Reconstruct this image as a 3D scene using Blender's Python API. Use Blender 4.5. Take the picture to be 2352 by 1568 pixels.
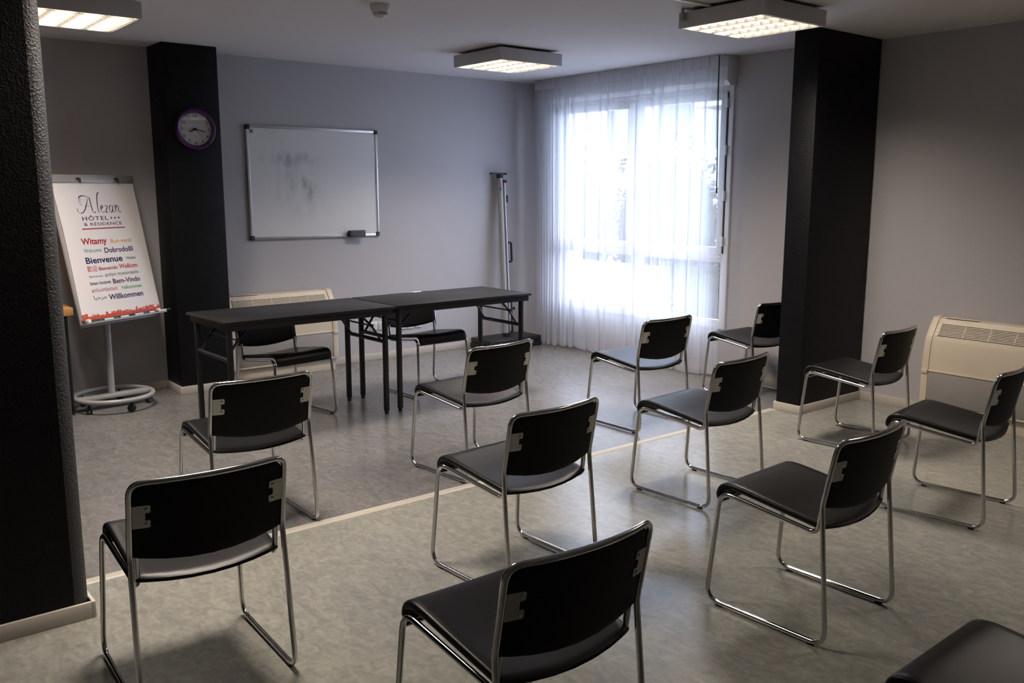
import bpy, bmesh, math, random
from mathutils import Vector, Matrix
random.seed(7)
SC = bpy.context.scene
for o in list(bpy.data.objects):
    bpy.data.objects.remove(o, do_unlink=True)
COL = SC.collection

# ------------------------------------------------------------------ camera
F_PX = 2048.92
cam_d = bpy.data.cameras.new('camera')
cam_d.sensor_fit = 'HORIZONTAL'; cam_d.sensor_width = 36.0
cam_d.lens = F_PX / 2352.0 * 36.0
cam_d.clip_start = 0.05; cam_d.clip_end = 200
cam = bpy.data.objects.new('camera', cam_d); COL.objects.link(cam)
_r = Vector((0.78110682, -0.62439694, 0.00076568)); _u = Vector((0.1050143, 0.13257918, 0.98559361)); _w = Vector((0.61550315, 0.76977348, -0.16912912))
cam.matrix_world = Matrix(((_r.x, _u.x, -_w.x, 0.0), (_r.y, _u.y, -_w.y, 0.0), (_r.z, _u.z, -_w.z, 1.56768), (0, 0, 0, 1)))
SC.camera = cam

# ------------------------------------------------------------------ sky, exposure
SKY_STRENGTH = 12.8
LAMP_POWER = 84.0
world = bpy.data.worlds.new('overcast_sky'); SC.world = world
world.use_nodes = True
_bg = world.node_tree.nodes['Background']
_bg.inputs['Color'].default_value = (0.70, 0.80, 1.0, 1); _bg.inputs['Strength'].default_value = SKY_STRENGTH
_pl = bpy.data.lights.new('window_portal', 'AREA'); _pl.shape = 'RECTANGLE'; _pl.size = 2.02; _pl.size_y = 1.98
_pl.cycles.is_portal = True
_po = bpy.data.objects.new('window_portal', _pl); COL.objects.link(_po)
_po.location = (6.26, 5.70, 1.40); _po.rotation_euler = (math.radians(90), 0, math.radians(90))
SC.view_settings.view_transform = 'Standard'; SC.view_settings.look = 'None'
SC.view_settings.gamma = 1.0; SC.view_settings.use_curve_mapping = False
SC.view_settings.exposure = 0.0
SC.cycles.use_denoising = True
SC.cycles.max_bounces = 6; SC.cycles.diffuse_bounces = 4; SC.cycles.glossy_bounces = 3; SC.cycles.transparent_max_bounces = 16
SC.cycles.sample_clamp_indirect = 6.0; SC.cycles.use_adaptive_sampling = True; SC.cycles.adaptive_threshold = 0.06
SC.cycles.caustics_reflective = False; SC.cycles.caustics_refractive = False

# ------------------------------------------------------------------ materials
MATS = {}
def mat(name, color, rough=0.5, metal=0.0, bump=None, spec=None, vary=None, coat=0.0):
    """bump=(scale,strength,distance); vary=(scale,color2,low,high)"""
    m = bpy.data.materials.new(name); m.use_nodes = True
    nt = m.node_tree; b = nt.nodes['Principled BSDF']
    b.inputs['Base Color'].default_value = (*color, 1); b.inputs['Roughness'].default_value = rough
    b.inputs['Metallic'].default_value = metal
    if spec is not None: b.inputs['Specular IOR Level'].default_value = spec
    if coat: b.inputs['Coat Weight'].default_value = coat
    if bump or vary:
        tc = nt.nodes.new('ShaderNodeTexCoord')
    if bump:
        n = nt.nodes.new('ShaderNodeTexNoise'); n.inputs['Scale'].default_value = bump[0]; n.inputs['Detail'].default_value = 3
        bp = nt.nodes.new('ShaderNodeBump'); bp.inputs['Strength'].default_value = bump[1]; bp.inputs['Distance'].default_value = bump[2]
        nt.links.new(tc.outputs['Object'], n.inputs['Vector']); nt.links.new(n.outputs['Fac'], bp.inputs['Height'])
        nt.links.new(bp.outputs['Normal'], b.inputs['Normal'])
    if vary:
        n = nt.nodes.new('ShaderNodeTexNoise'); n.inputs['Scale'].default_value = vary[0]; n.inputs['Detail'].default_value = 4
        r = nt.nodes.new('ShaderNodeValToRGB')
        r.color_ramp.elements[0].position = vary[2]; r.color_ramp.elements[0].color = (*color, 1)
        r.color_ramp.elements[1].position = vary[3]; r.color_ramp.elements[1].color = (*vary[1], 1)
        nt.links.new(tc.outputs['Object'], n.inputs['Vector']); nt.links.new(n.outputs['Fac'], r.inputs['Fac'])
        nt.links.new(r.outputs['Color'], b.inputs['Base Color'])
    MATS[name] = m
    return m

M_wall = mat('grey_plaster', (0.47, 0.46, 0.48), 0.75, bump=(170, 0.35, 0.004))
M_ceil = mat('ceiling_paint', (0.70, 0.675, 0.70), 0.9, bump=(120, 0.15, 0.003))
M_dark = mat('charcoal_plaster', (0.0026, 0.0030, 0.0040), 0.5, bump=(150, 0.6, 0.006), spec=0.22)
M_base = mat('cream_baseboard', (0.54, 0.50, 0.45), 0.5)
M_trim = mat('threshold_strip', (0.46, 0.43, 0.37), 0.38)
M_chrome = mat('chrome', (0.58, 0.57, 0.57), 0.13, 1.0)
M_vinyl = mat('black_vinyl', (0.006, 0.006, 0.0065), 0.36, bump=(400, 0.08, 0.001), spec=0.24)
M_vback = mat('black_back_panel', (0.0030, 0.0030, 0.0034), 0.6, spec=0.18)
M_plate = mat('zinc_plate', (0.56, 0.54, 0.49), 0.5, 0.25)
M_black = mat('black_plastic', (0.012, 0.012, 0.013), 0.45)
M_tabletop = mat('black_laminate', (0.008, 0.0085, 0.0095), 0.45, spec=0.32, vary=(3, (0.012, 0.0125, 0.0135), 0.35, 0.7))
M_tmetal = mat('black_lacquered_steel', (0.007, 0.007, 0.008), 0.4)
M_alu = mat('aluminium', (0.62, 0.61, 0.62), 0.35, 0.7)
M_silver = mat('silver_paint', (0.36, 0.35, 0.33), 0.4, 0.3)
M_greym = mat('grey_painted_steel', (0.36, 0.36, 0.37), 0.4, 0.1)
M_cream = mat('cream_plastic', (0.66, 0.58, 0.46), 0.45, vary=(2.5, (0.62, 0.54, 0.42), 0.4, 0.7))
M_creamd = mat('grey_intake_panel', (0.30, 0.28, 0.27), 0.5)
M_slot = mat('grille_backing', (0.20, 0.175, 0.14), 0.7)
M_white = mat('white_plastic', (0.74, 0.73, 0.74), 0.4)
M_pvc = mat('white_pvc', (0.78, 0.79, 0.82), 0.35)
M_lampbody = mat('lamp_body_white', (0.55, 0.55, 0.56), 0.5)
M_blade = mat('louvre_satin_aluminium', (0.125, 0.121, 0.108), 0.35, spec=0.3)
M_paper = mat('paper', (0.80, 0.77, 0.77), 0.7)
M_purple = mat('purple_plastic', (0.065, 0.010, 0.095), 0.3)
M_dial = mat('clock_dial', (0.66, 0.66, 0.68), 0.5)
M_ink = mat('ink_black', (0.02, 0.02, 0.025), 0.6)
M_wood = mat('light_wood', (0.62, 0.34, 0.14), 0.45, vary=(14, (0.50, 0.25, 0.09), 0.35, 0.7))
M_felt = mat('grey_eraser', (0.075, 0.075, 0.085), 0.8)
M_leaf = mat('leaf_green', (0.014, 0.020, 0.013), 0.8, vary=(5, (0.026, 0.034, 0.021), 0.4, 0.65))
M_bark = mat('bark', (0.10, 0.075, 0.055), 0.9)
M_render = mat('white_render', (0.30, 0.30, 0.30), 0.9, bump=(20, 0.1, 0.01))
M_concrete = mat('pale_paving', (0.45, 0.45, 0.44), 0.9, vary=(1.4, (0.40, 0.40, 0.39), 0.35, 0.7))
M_facadegrey = mat('facade_grey', (0.07, 0.072, 0.078), 0.7)
M_red = mat('barrier_red', (0.55, 0.05, 0.04), 0.5)

def floor_material(name, lo, hi):
    m = bpy.data.materials.new(name); m.use_nodes = True; nt = m.node_tree; b = nt.nodes['Principled BSDF']
    tc = nt.nodes.new('ShaderNodeTexCoord')
    def noise(scale, detail, dist, sc=None):
        n = nt.nodes.new('ShaderNodeTexNoise'); n.inputs['Scale'].default_value = scale; n.inputs['Detail'].default_value = detail
        n.inputs['Distortion'].default_value = dist
        if sc:
            mp = nt.nodes.new('ShaderNodeMapping'); mp.inputs['Scale'].default_value = sc; mp.inputs['Rotation'].default_value = (0, 0, 0.6)
            nt.links.new(tc.outputs['Object'], mp.inputs['Vector']); nt.links.new(mp.outputs['Vector'], n.inputs['Vector'])
        else: nt.links.new(tc.outputs['Object'], n.inputs['Vector'])
        return n
    n1 = noise(26, 5, 1.2, (1.0, 0.45, 1)); n2 = noise(1.3, 2, 0.4); n3 = noise(48, 3, 1.0, (0.5, 1.0, 1))
    r1 = nt.nodes.new('ShaderNodeValToRGB'); e = r1.color_ramp.elements
    e[0].position = 0.34; e[0].color = (*lo, 1); e[1].position = 0.66; e[1].color = (*hi, 1)
    nt.links.new(n1.outputs['Fac'], r1.inputs['Fac'])
    r2 = nt.nodes.new('ShaderNodeValToRGB'); e = r2.color_ramp.elements
    e[0].position = 0.3; e[0].color = (0.90, 0.91, 0.93, 1); e[1].position = 0.7; e[1].color = (1.05, 1.04, 1.0, 1)
    nt.links.new(n2.outputs['Fac'], r2.inputs['Fac'])
    r3 = nt.nodes.new('ShaderNodeValToRGB'); e = r3.color_ramp.elements
    e[0].position = 0.32; e[0].color = (0.90, 0.90, 0.90, 1); e[1].position = 0.68; e[1].color = (1.08, 1.08, 1.07, 1)
    nt.links.new(n3.outputs['Fac'], r3.inputs['Fac'])
    x1 = nt.nodes.new('ShaderNodeMix'); x1.data_type = 'RGBA'; x1.blend_type = 'MULTIPLY'; x1.inputs['Factor'].default_value = 1
    x2 = nt.nodes.new('ShaderNodeMix'); x2.data_type = 'RGBA'; x2.blend_type = 'MULTIPLY'; x2.inputs['Factor'].default_value = 1
    nt.links.new(r1.outputs['Color'], x1.inputs['A']); nt.links.new(r2.outputs['Color'], x1.inputs['B'])
    nt.links.new(x1.outputs['Result'], x2.inputs['A']); nt.links.new(r3.outputs['Color'], x2.inputs['B'])
    nt.links.new(x2.outputs['Result'], b.inputs['Base Color'])
    rr = nt.nodes.new('ShaderNodeMapRange'); rr.inputs['From Min'].default_value = 0.3; rr.inputs['From Max'].default_value = 0.7
    rr.inputs['To Min'].default_value = 0.20; rr.inputs['To Max'].default_value = 0.262
    nt.links.new(n2.outputs['Fac'], rr.inputs['Value']); nt.links.new(rr.outputs['Result'], b.inputs['Roughness'])
    bp = nt.nodes.new('ShaderNodeBump'); bp.inputs['Strength'].default_value = 0.06; bp.inputs['Distance'].default_value = 0.002
    nt.links.new(n3.outputs['Fac'], bp.inputs['Height']); nt.links.new(bp.outputs['Normal'], b.inputs['Normal'])
    return m
M_floor = floor_material('greenish_linoleum', (0.225, 0.225, 0.205), (0.305, 0.303, 0.270))
M_floor2 = floor_material('grey_linoleum', (0.150, 0.147, 0.148), (0.205, 0.200, 0.198))

def sheer_material(name, trans, color):
    m = bpy.data.materials.new(name); m.use_nodes = True; nt = m.node_tree; nt.nodes.clear()
    out = nt.nodes.new('ShaderNodeOutputMaterial')
    tr = nt.nodes.new('ShaderNodeBsdfTransparent'); tl = nt.nodes.new('ShaderNodeBsdfTranslucent'); df = nt.nodes.new('ShaderNodeBsdfDiffuse')
    tl.inputs['Color'].default_value = (*color, 1); df.inputs['Color'].default_value = (*color, 1)
    m1 = nt.nodes.new('ShaderNodeMixShader'); m1.inputs[0].default_value = 0.36
    m2 = nt.nodes.new('ShaderNodeMixShader')
    # fine weave: the open share of the cloth wavers a little thread by thread
    tc = nt.nodes.new('ShaderNodeTexCoord'); mp = nt.nodes.new('ShaderNodeMapping'); mp.inputs['Scale'].default_value = (1, 60, 1.5)
    nz = nt.nodes.new('ShaderNodeTexNoise'); nz.inputs['Scale'].default_value = 1.0
    mr = nt.nodes.new('ShaderNodeMapRange'); mr.inputs['From Min'].default_value = 0.3; mr.inputs['From Max'].default_value = 0.7
    mr.inputs['To Min'].default_value = 1 - trans - 0.06; mr.inputs['To Max'].default_value = 1 - trans + 0.06
    nt.links.new(tc.outputs['Object'], mp.inputs['Vector']); nt.links.new(mp.outputs['Vector'], nz.inputs['Vector'])
    nt.links.new(nz.outputs['Fac'], mr.inputs['Value']); nt.links.new(mr.outputs['Result'], m2.inputs[0])
    nt.links.new(tl.outputs[0], m1.inputs[1]); nt.links.new(df.outputs[0], m1.inputs[2])
    nt.links.new(tr.outputs[0], m2.inputs[1]); nt.links.new(m1.outputs[0], m2.inputs[2]); nt.links.new(m2.outputs[0], out.inputs['Surface'])
    return m
M_sheer = sheer_material('sheer_voile', 0.42, (0.82, 0.83, 0.88))
M_heading = sheer_material('curtain_heading', 0.06, (0.86, 0.86, 0.90))

def glass_material(name, tint, glossy):
    m = bpy.data.materials.new(name); m.use_nodes = True; nt = m.node_tree; nt.nodes.clear()
    out = nt.nodes.new('ShaderNodeOutputMaterial'); tr = nt.nodes.new('ShaderNodeBsdfTransparent'); gl = nt.nodes.new('ShaderNodeBsdfGlossy')
    tr.inputs['Color'].default_value = (*tint, 1); gl.inputs['Roughness'].default_value = 0.02
    mx = nt.nodes.new('ShaderNodeMixShader'); mx.inputs[0].default_value = glossy
    nt.links.new(tr.outputs[0], mx.inputs[1]); nt.links.new(gl.outputs[0], mx.inputs[2]); nt.links.new(mx.outputs[0], out.inputs['Surface'])
    return m
M_glass = glass_material('window_glass', (0.95, 0.96, 0.97), 0.05)
M_smoked = glass_material('cabinet_glass', (0.42, 0.46, 0.45), 0.05)
M_clockglass = glass_material('clock_glass', (0.97, 0.97, 0.97), 0.05)

def board_material():
    m = bpy.data.materials.new('whiteboard_enamel'); m.use_nodes = True; nt = m.node_tree; b = nt.nodes['Principled BSDF']
    b.inputs['Roughness'].default_value = 0.32
    tc = nt.nodes.new('ShaderNodeTexCoord')
    mp = nt.nodes.new('ShaderNodeMapping'); mp.inputs['Scale'].default_value = (9, 1, 4.5)
    nz = nt.nodes.new('ShaderNodeTexNoise'); nz.inputs['Scale'].default_value = 1.2; nz.inputs['Detail'].default_value = 6
    nt.links.new(tc.outputs['Object'], mp.inputs['Vector']); nt.links.new(mp.outputs['Vector'], nz.inputs['Vector'])
    # wiped marker traces: an elongated patch left of centre and a small round smear
    def blob(cx, cz, sx, sz):
        mp = nt.nodes.new('ShaderNodeMapping'); mp.inputs['Location'].default_value = (-cx / sx, 0, -cz / sz); mp.inputs['Scale'].default_value = (1 / sx, 0, 1 / sz)
        g = nt.nodes.new('ShaderNodeTexGradient'); g.gradient_type = 'SPHERICAL'
        nt.links.new(tc.outputs['Object'], mp.inputs['Vector']); nt.links.new(mp.outputs['Vector'], g.inputs['Vector']); return g
    g1 = blob(-0.23, 0.20, 0.30, 0.08); g2 = blob(-0.10, 0.02, 0.07, 0.08); g3 = blob(-0.16, -0.02, 0.30, 0.34); g4 = blob(-0.30, 0.26, 0.03, 0.13); g5 = blob(-0.06, -0.08, 0.03, 0.09)
    def math_(op, a, bb):
        n = nt.nodes.new('ShaderNodeMath'); n.operation = op
        for i, v in enumerate((a, bb)):
            if isinstance(v, float): n.inputs[i].default_value = v
            else: nt.links.new(v, n.inputs[i])
        return n.outputs[0]
    s = math_('ADD', math_('ADD', math_('MULTIPLY', g1.outputs['Fac'], 0.9), math_('MULTIPLY', g2.outputs['Fac'], 1.1)), math_('MULTIPLY', g3.outputs['Fac'], 0.35))
    s = math_('ADD', s, math_('ADD', math_('MULTIPLY', g4.outputs['Fac'], 0.7), math_('MULTIPLY', g5.outputs['Fac'], 0.8)))
    rr = nt.nodes.new('ShaderNodeMapRange'); rr.inputs['From Min'].default_value = 0.40; rr.inputs['From Max'].default_value = 0.65
    nt.links.new(nz.outputs['Fac'], rr.inputs['Value'])
    fac = math_('MULTIPLY', s, rr.outputs['Result']); fac = math_('MINIMUM', fac, 0.55)
    mx = nt.nodes.new('ShaderNodeMix'); mx.data_type = 'RGBA'
    mx.inputs['A'].default_value = (0.74, 0.74, 0.75, 1); mx.inputs['B'].default_value = (0.22, 0.23, 0.26, 1)
    nt.links.new(fac, mx.inputs['Factor']); nt.links.new(mx.outputs['Result'], b.inputs['Base Color'])
    return m
M_board = board_material()

# ------------------------------------------------------------------ helpers
def link(name, me, m, parent=None, smooth=False):
    o = bpy.data.objects.new(name, me); COL.objects.link(o)
    if m: me.materials.append(m)
    if smooth is not False:
        for p in me.polygons: p.use_smooth = True
        if smooth is not True:
            me.set_sharp_from_angle(angle=math.radians(smooth))
    if parent: o.parent = parent
    return o

class MB:
    def __init__(s): s.v = []; s.f = []
    def add(s, vs, fs):
        n = len(s.v); s.v += [tuple(v) for v in vs]; s.f += [tuple(i + n for i in f) for f in fs]; return s
    def box(s, x0, x1, y0, y1, z0, z1):
        vs = [(x, y, z) for z in (z0, z1) for y in (y0, y1) for x in (x0, x1)]
        return s.add(vs, [(0, 2, 3, 1), (4, 5, 7, 6), (0, 1, 5, 4), (2, 6, 7, 3), (0, 4, 6, 2), (1, 3, 7, 5)])
    def prism(s, poly, axis, a, b):
        """poly: 2-D outline; axis: extrusion axis index; remaining axes in order"""
        n = len(poly); rest = [i for i in range(3) if i != axis]
        vs = []
        for t in (a, b):
            for q in poly:
                v = [0, 0, 0]; v[axis] = t; v[rest[0]] = q[0]; v[rest[1]] = q[1]; vs.append(v)
        fs = [tuple(range(n - 1, -1, -1)), tuple(range(n, 2 * n))] + [(i, (i + 1) % n, n + (i + 1) % n, n + i) for i in range(n)]
        return s.add(vs, fs)
    def rings(s, rings, caps=True, closed=False):
        k = len(rings[0]); vs = [v for r in rings for v in r]; fs = []
        m = len(rings)
        for i in range(m if closed else m - 1):
            j = (i + 1) % m
            for a in range(k):
                b = (a + 1) % k; fs.append((i * k + a, i * k + b, j * k + b, j * k + a))
        if caps and not closed:
            fs.append(tuple(range(k - 1, -1, -1))); fs.append(tuple((m - 1) * k + a for a in range(k)))
        return s.add(vs, fs)
    def tube(s, pts, r, n=10, caps=True, closed=False):
        return s.rings(tube_rings(pts, r, n, closed), caps, closed)
    def lathe(s, prof, n=24, c=(0, 0, 0), axis=2, ring=False):
        if ring:
            q = [s.lathe_ring(r, h, n, c, axis) for r, h in prof]; return s.rings(q, False, True)
        return s.rings([s.lathe_ring(r, h, n, c, axis) for r, h in prof])
    def lathe_ring(s, r, h, n, c, axis):
        ring = []
        for i in range(n):
            a = 2 * math.pi * i / n; q = [r * math.cos(a), r * math.sin(a)]
            v = [q[0], q[1], h] if axis == 2 else ([h, q[0], q[1]] if axis == 0 else [q[1], h, q[0]])
            ring.append((v[0] + c[0], v[1] + c[1], v[2] + c[2]))
        return ring
    def mesh(s, name):
        me = bpy.data.meshes.new(name); me.from_pydata(s.v, [], s.f)
        bm = bmesh.new(); bm.from_mesh(me); bmesh.ops.recalc_face_normals(bm, faces=bm.faces); bm.to_mesh(me); bm.free()
        return me
    def build(s, name, m, parent=None, smooth=False, bevel=0.0, seg=2):
        me = s.mesh(name)
        if bevel:
            bm = bmesh.new(); bm.from_mesh(me)
            es = [e for e in bm.edges if len(e.link_faces) == 2 and e.calc_face_angle(0) > 0.6]
            bmesh.ops.bevel(bm, geom=es, offset=bevel, segments=seg, profile=0.5, affect='EDGES', clamp_overlap=True)
            bm.to_mesh(me); bm.free()
        return link(name, me, m, parent, smooth if not bevel or smooth is not False else 40)

def tube_rings(pts, r, n=10, closed=False):
    P = [Vector(p) for p in pts]; m = len(P); T = []
    for i in range(m):
        a = P[(i - 1) % m] if (closed or i > 0) else P[i]; b = P[(i + 1) % m] if (closed or i < m - 1) else P[i]
        T.append((b - a).normalized())
    ref = Vector((0, 0, 1)) if abs(T[0].z) < 0.9 else Vector((1, 0, 0))
    N = (ref - T[0] * ref.dot(T[0])).normalized(); out = []
    for i in range(m):
        N = (N - T[i] * N.dot(T[i])).normalized(); B = T[i].cross(N)
        rr = r[i] if isinstance(r, (list, tuple)) else r
        out.append([tuple(P[i] + (N * math.cos(2 * math.pi * k / n) + B * math.sin(2 * math.pi * k / n)) * rr) for k in range(n)])
    return out

def rounded(pts, rad, seg=6):
    """fillet a polyline; returns [(point, segment index)]"""
    P = [Vector(p) for p in pts]; out = [(P[0], 0)]
    for i in range(1, len(P) - 1):
        r = rad[i]
        if r <= 0: out += [(P[i], i - 1)]; continue
        d1 = (P[i - 1] - P[i]); d2 = (P[i + 1] - P[i]); l1, l2 = d1.length, d2.length; d1.normalize(); d2.normalize()
        ang = math.acos(max(-1, min(1, d1.dot(d2)))); t = min(r / math.tan(ang / 2), l1 * 0.49, l2 * 0.49)
        a = P[i] + d1 * t; b = P[i] + d2 * t
        for k in range(seg + 1):
            s = k / seg; q = a * (1 - s) ** 2 + P[i] * 2 * s * (1 - s) + b * s * s
            out.append((q, i - 1 if k <= seg // 2 else i))
    out.append((P[-1], len(P) - 2)); return out

def empty(name, loc=(0, 0, 0), rotz=0.0):
    o = bpy.data.objects.new(name, None); COL.objects.link(o); o.location = loc; o.rotation_euler = (0, 0, rotz); o.empty_display_size = 0.1; return o
def tag(o, label, cat, group=None):
    o['label'] = label; o['category'] = cat
    if group: o['group'] = group
    return o
def struct(o, label=None, cat=None):
    o['kind'] = 'structure'
    if label: o['label'] = label
    if cat: o['category'] = cat
    return o
def copy_tree(o, parent=None):
    c = o.copy(); COL.objects.link(c); c.parent = parent
    for ch in list(o.children): copy_tree(ch, c)
    return c
def bxo(name, b, m, parent=None, bevel=0.0):
    return MB().box(*b).build(name, m, parent, bevel=bevel)

# ------------------------------------------------------------------ room shell
H = 2.61
YB, XW, XR = 7.153, 6.022, 6.169
Y0, X0 = -1.6, -1.6
struct(bxo('floor', (X0 - .2, XR + .2, Y0 - .2, 3.715, -0.12, 0.0), M_floor), 'greenish mottled linoleum floor on the near side of the strip', 'floor')
struct(bxo('floor_back', (X0 - .2, XR + .2, 3.715, YB + .2, -0.12, 0.0), M_floor2), 'grey linoleum floor beyond the strip towards the tables', 'floor')
struct(bxo('ceiling', (X0 - .2, XR + .35, Y0 - .2, YB + .2, H, H + 0.15), M_ceil), 'pale matt painted ceiling over the meeting room', 'ceiling')
struct(bxo('wall_back', (X0 - .2, XR + .2, YB, YB + .2, 0, H), M_wall), 'grey plaster wall carrying the whiteboard', 'wall')
struct(bxo('wall_left', (X0 - .2, X0, Y0 - .2, YB, 0, H), M_wall), 'grey plaster wall on the left side of the room', 'wall')
struct(bxo('wall_rear', (X0, XR, Y0 - .2, Y0, 0, H), M_wall), 'grey plaster wall behind the viewer', 'wall')
WY0, WY1, WZ0, WZ1 = 4.66, 6.74, 0.398, 2.385      # window opening
wr = MB(); XO = XW + 0.30
wr.box(XW, XO, 3.60, WY0, 0, H); wr.box(XW, XO, WY1, YB, 0, H); wr.box(XW, XO, WY0, WY1, 0, WZ0); wr.box(XW, XO, WY0, WY1, WZ1, H)
struct(wr.build('wall_right', M_wall), 'grey plaster wall around the curtained window', 'wall')
struct(bxo('wall_recess', (XR, XR + .15, Y0, 3.60, 0, H), M_wall), 'grey plaster wall behind the right fan coil heater', 'wall')
struct(MB().prism([(5.388, 3.507), (6.16, 3.507), (6.16, 3.699), (5.388, 3.699)], 2, 0, H).build('wall_stub_right', M_dark, bevel=0.006), 'charcoal painted wall stub projecting at the right', 'wall')
struct(MB().prism([(2.2045, 6.8205), (2.615, 6.8205), (2.615, YB - .002), (2.2045, YB - .002)], 2, 0, H).build('wall_pillar', M_dark, bevel=0.006), 'charcoal pillar on the back wall carrying the purple clock', 'pillar')
# near left stub: rounded plaster edge
R_ = 0.055; NX = 0.715; NY = 3.390; edge = []
for k in range(9):
    a = -math.pi / 2 + k / 8 * math.pi / 2; edge.append((NX - R_ + R_ * math.cos(a), NY + R_ + R_ * math.sin(a)))
poly = [(X0, NY), (NX - R_, NY), (NX - R_, 3.69), (X0, 3.69)]
M_edge = mat('lit_charcoal_edge', (0.026, 0.027, 0.030), 0.55, bump=(130, 0.8, 0.008))  # lighter copy of the charcoal: lamplight along the edge put into the colour
stub = struct(MB().prism(poly, 2, 0, H).build('wall_stub_left', M_dark), 'charcoal painted wall stub close by at the left edge', 'wall')
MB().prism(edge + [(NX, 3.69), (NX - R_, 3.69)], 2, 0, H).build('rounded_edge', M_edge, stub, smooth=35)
# baseboards
BH, BT = 0.062, 0.013
def bb(name, segs, label):
    m = MB()
    for s in segs: m.box(*s, 0, BH)
    struct(m.build(name, M_base, bevel=0.002), label, 'baseboard')
bb('baseboard_back', [(X0, 2.2045 - BT, YB - BT, YB), (2.615 + BT, XW, YB - BT, YB)], 'cream baseboard along the whiteboard wall')
bb('baseboard_pillar', [(2.2045 - BT, 2.2045, 6.8205 - BT, YB), (2.2045, 2.615, 6.8205 - BT, 6.8205), (2.615, 2.615 + BT, 6.8205 - BT, YB - BT)], 'cream baseboard round the foot of the clock pillar')
bb('baseboard_window', [(XW - BT, XW, 3.70, YB - BT)], 'cream baseboard below the curtained window')
bb('baseboard_stub_right', [(5.388 - BT, 5.388, 3.507 - BT, 3.699 + BT), (5.388, XR - BT, 3.507 - BT, 3.507), (5.388, XW - BT, 3.699, 3.699 + BT)], 'cream baseboard round the right charcoal wall stub')
bb('baseboard_recess', [(XR - BT, XR, Y0, 3.507 - BT)], 'cream baseboard below the right fan coil heater')
bb('baseboard_stub_left', [(X0, NX, NY - BT, NY), (NX, NX + BT, NY - BT, 3.69)], 'cream baseboard at the foot of the left charcoal stub')
# floor transition strip
struct(MB().prism([(3.690, 0.0), (3.745, 0.0), (3.738, 0.004), (3.697, 0.004)], 0, NX + BT, 5.388 - BT).build('trim_1', M_trim), 'cream threshold strip running across the floor', 'trim')

# ------------------------------------------------------------------ window
win = struct(empty('window_1', (XW, (WY0 + WY1) / 2, WZ0)), 'white framed tall window behind the sheer curtain', 'window')
def wbox(name, y0, y1, z0, z1, x0, x1, m=M_pvc, parent=win, bevel=0.004):
    p = Vector((0, 0, 0)); q = parent
    while q: p += Vector(q.location); q = q.parent
    return bxo(name, (x0 - p.x, x1 - p.x, y0 - p.y, y1 - p.y, z0 - p.z, z1 - p.z), m, parent, bevel)
fx0, fx1 = XW - 0.018, XW + 0.07
wbox('frame_side', WY0, WY0 + 0.05, WZ0, WZ1, fx0, fx1); wbox('frame_side', WY1 - 0.05, WY1, WZ0, WZ1, fx0, fx1)
wbox('frame_head', WY0 + 0.05, WY1 - 0.05, WZ1 - 0.045, WZ1, fx0, fx1); wbox('frame_sill', WY0 + 0.05, WY1 - 0.05, WZ0, WZ0 + 0.05, fx0, fx1)
wbox('mullion', 5.67, 5.73, WZ0 + 0.05, WZ1 - 0.045, fx0, fx1)
for (a, b) in ((WY0 + 0.05, 5.67), (5.73, WY1 - 0.05)):
    wbox('transom', a, b, 0.985, 1.025, fx0, fx1)
    # upper opening sash
    sz0, sz1, sx0, sx1 = 1.03, WZ1 - 0.048, XW - 0.034, XW + 0.03
    s = wbox('sash_rail', a + .004, b - .004, sz1 - 0.06, sz1, sx0, sx1); wbox('sash_rail', a + .004, b - .004, sz0, sz0 + 0.055, sx0, sx1)
    wbox('sash_stile', a + .004, a + 0.06, sz0 + 0.055, sz1 - 0.06, sx0, sx1); wbox('sash_stile', b - 0.06, b - .004, sz0 + 0.055, sz1 - 0.06, sx0, sx1)
    wbox('pane', a + 0.06, b - 0.06, sz0 + 0.055, sz1 - 0.06, XW, XW + 0.008, M_glass, bevel=0)
    wbox('bead', a, b, WZ0 + 0.05, WZ0 + 0.075, XW - 0.01, XW + 0.03); wbox('bead', a, b, 0.96, 0.985, XW - 0.01, XW + 0.03)
    wbox('bead', a, a + .025, WZ0 + 0.075, 0.96, XW - 0.01, XW + 0.03); wbox('bead', b - .025, b, WZ0 + 0.075, 0.96, XW - 0.01, XW + 0.03)
    wbox('pane', a + .025, b - .025, WZ0 + 0.075, 0.96, XW, XW + 0.008, M_glass, bevel=0)
wbox('seal', WY0 + 0.044, WY0 + 0.0545, 1.03, WZ1 - 0.05, XW - 0.022, XW - 0.017, M_black, bevel=0)
for z in (2.25, 1.875, 1.507, 1.134):
    h = MB().lathe([(0.010, -0.04), (0.011, -0.036), (0.011, 0.036), (0.010, 0.04)], 10, (XW - 0.032 - XW, WY0 + 0.048 - (WY0 + WY1) / 2, z - WZ0)).build('hinge', M_white, win, smooth=40)
wbox('handle_plate', 5.715, 5.745, 1.47, 1.60, XW - 0.042, XW - 0.034)
wbox('handle', 5.72, 5.738, 1.42, 1.545, XW - 0.068, XW - 0.05)
# roller shutter box above the window
sb = tag(empty('roller_shutter_box', (XW, 5.85, 2.383)), 'white roller shutter box above the window behind the curtain', 'shutter box')
yl0, yl1 = 4.645 - 5.85, 6.93 - 5.85
MB().prism([(-0.122, 0.035), (-0.122, 0.222), (-0.002, 0.222), (-0.002, 0.0), (-0.085, 0.0)], 1, yl0 + 0.012, yl1).build('box_body', M_pvc, sb, bevel=0.004)
MB().prism([(-0.125, 0.034), (-0.125, 0.224), (-0.001, 0.224), (-0.001, -0.003), (-0.087, -0.003)], 1, yl0, yl0 + 0.012).build('end_cap', M_white, sb, bevel=0.002)

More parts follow.
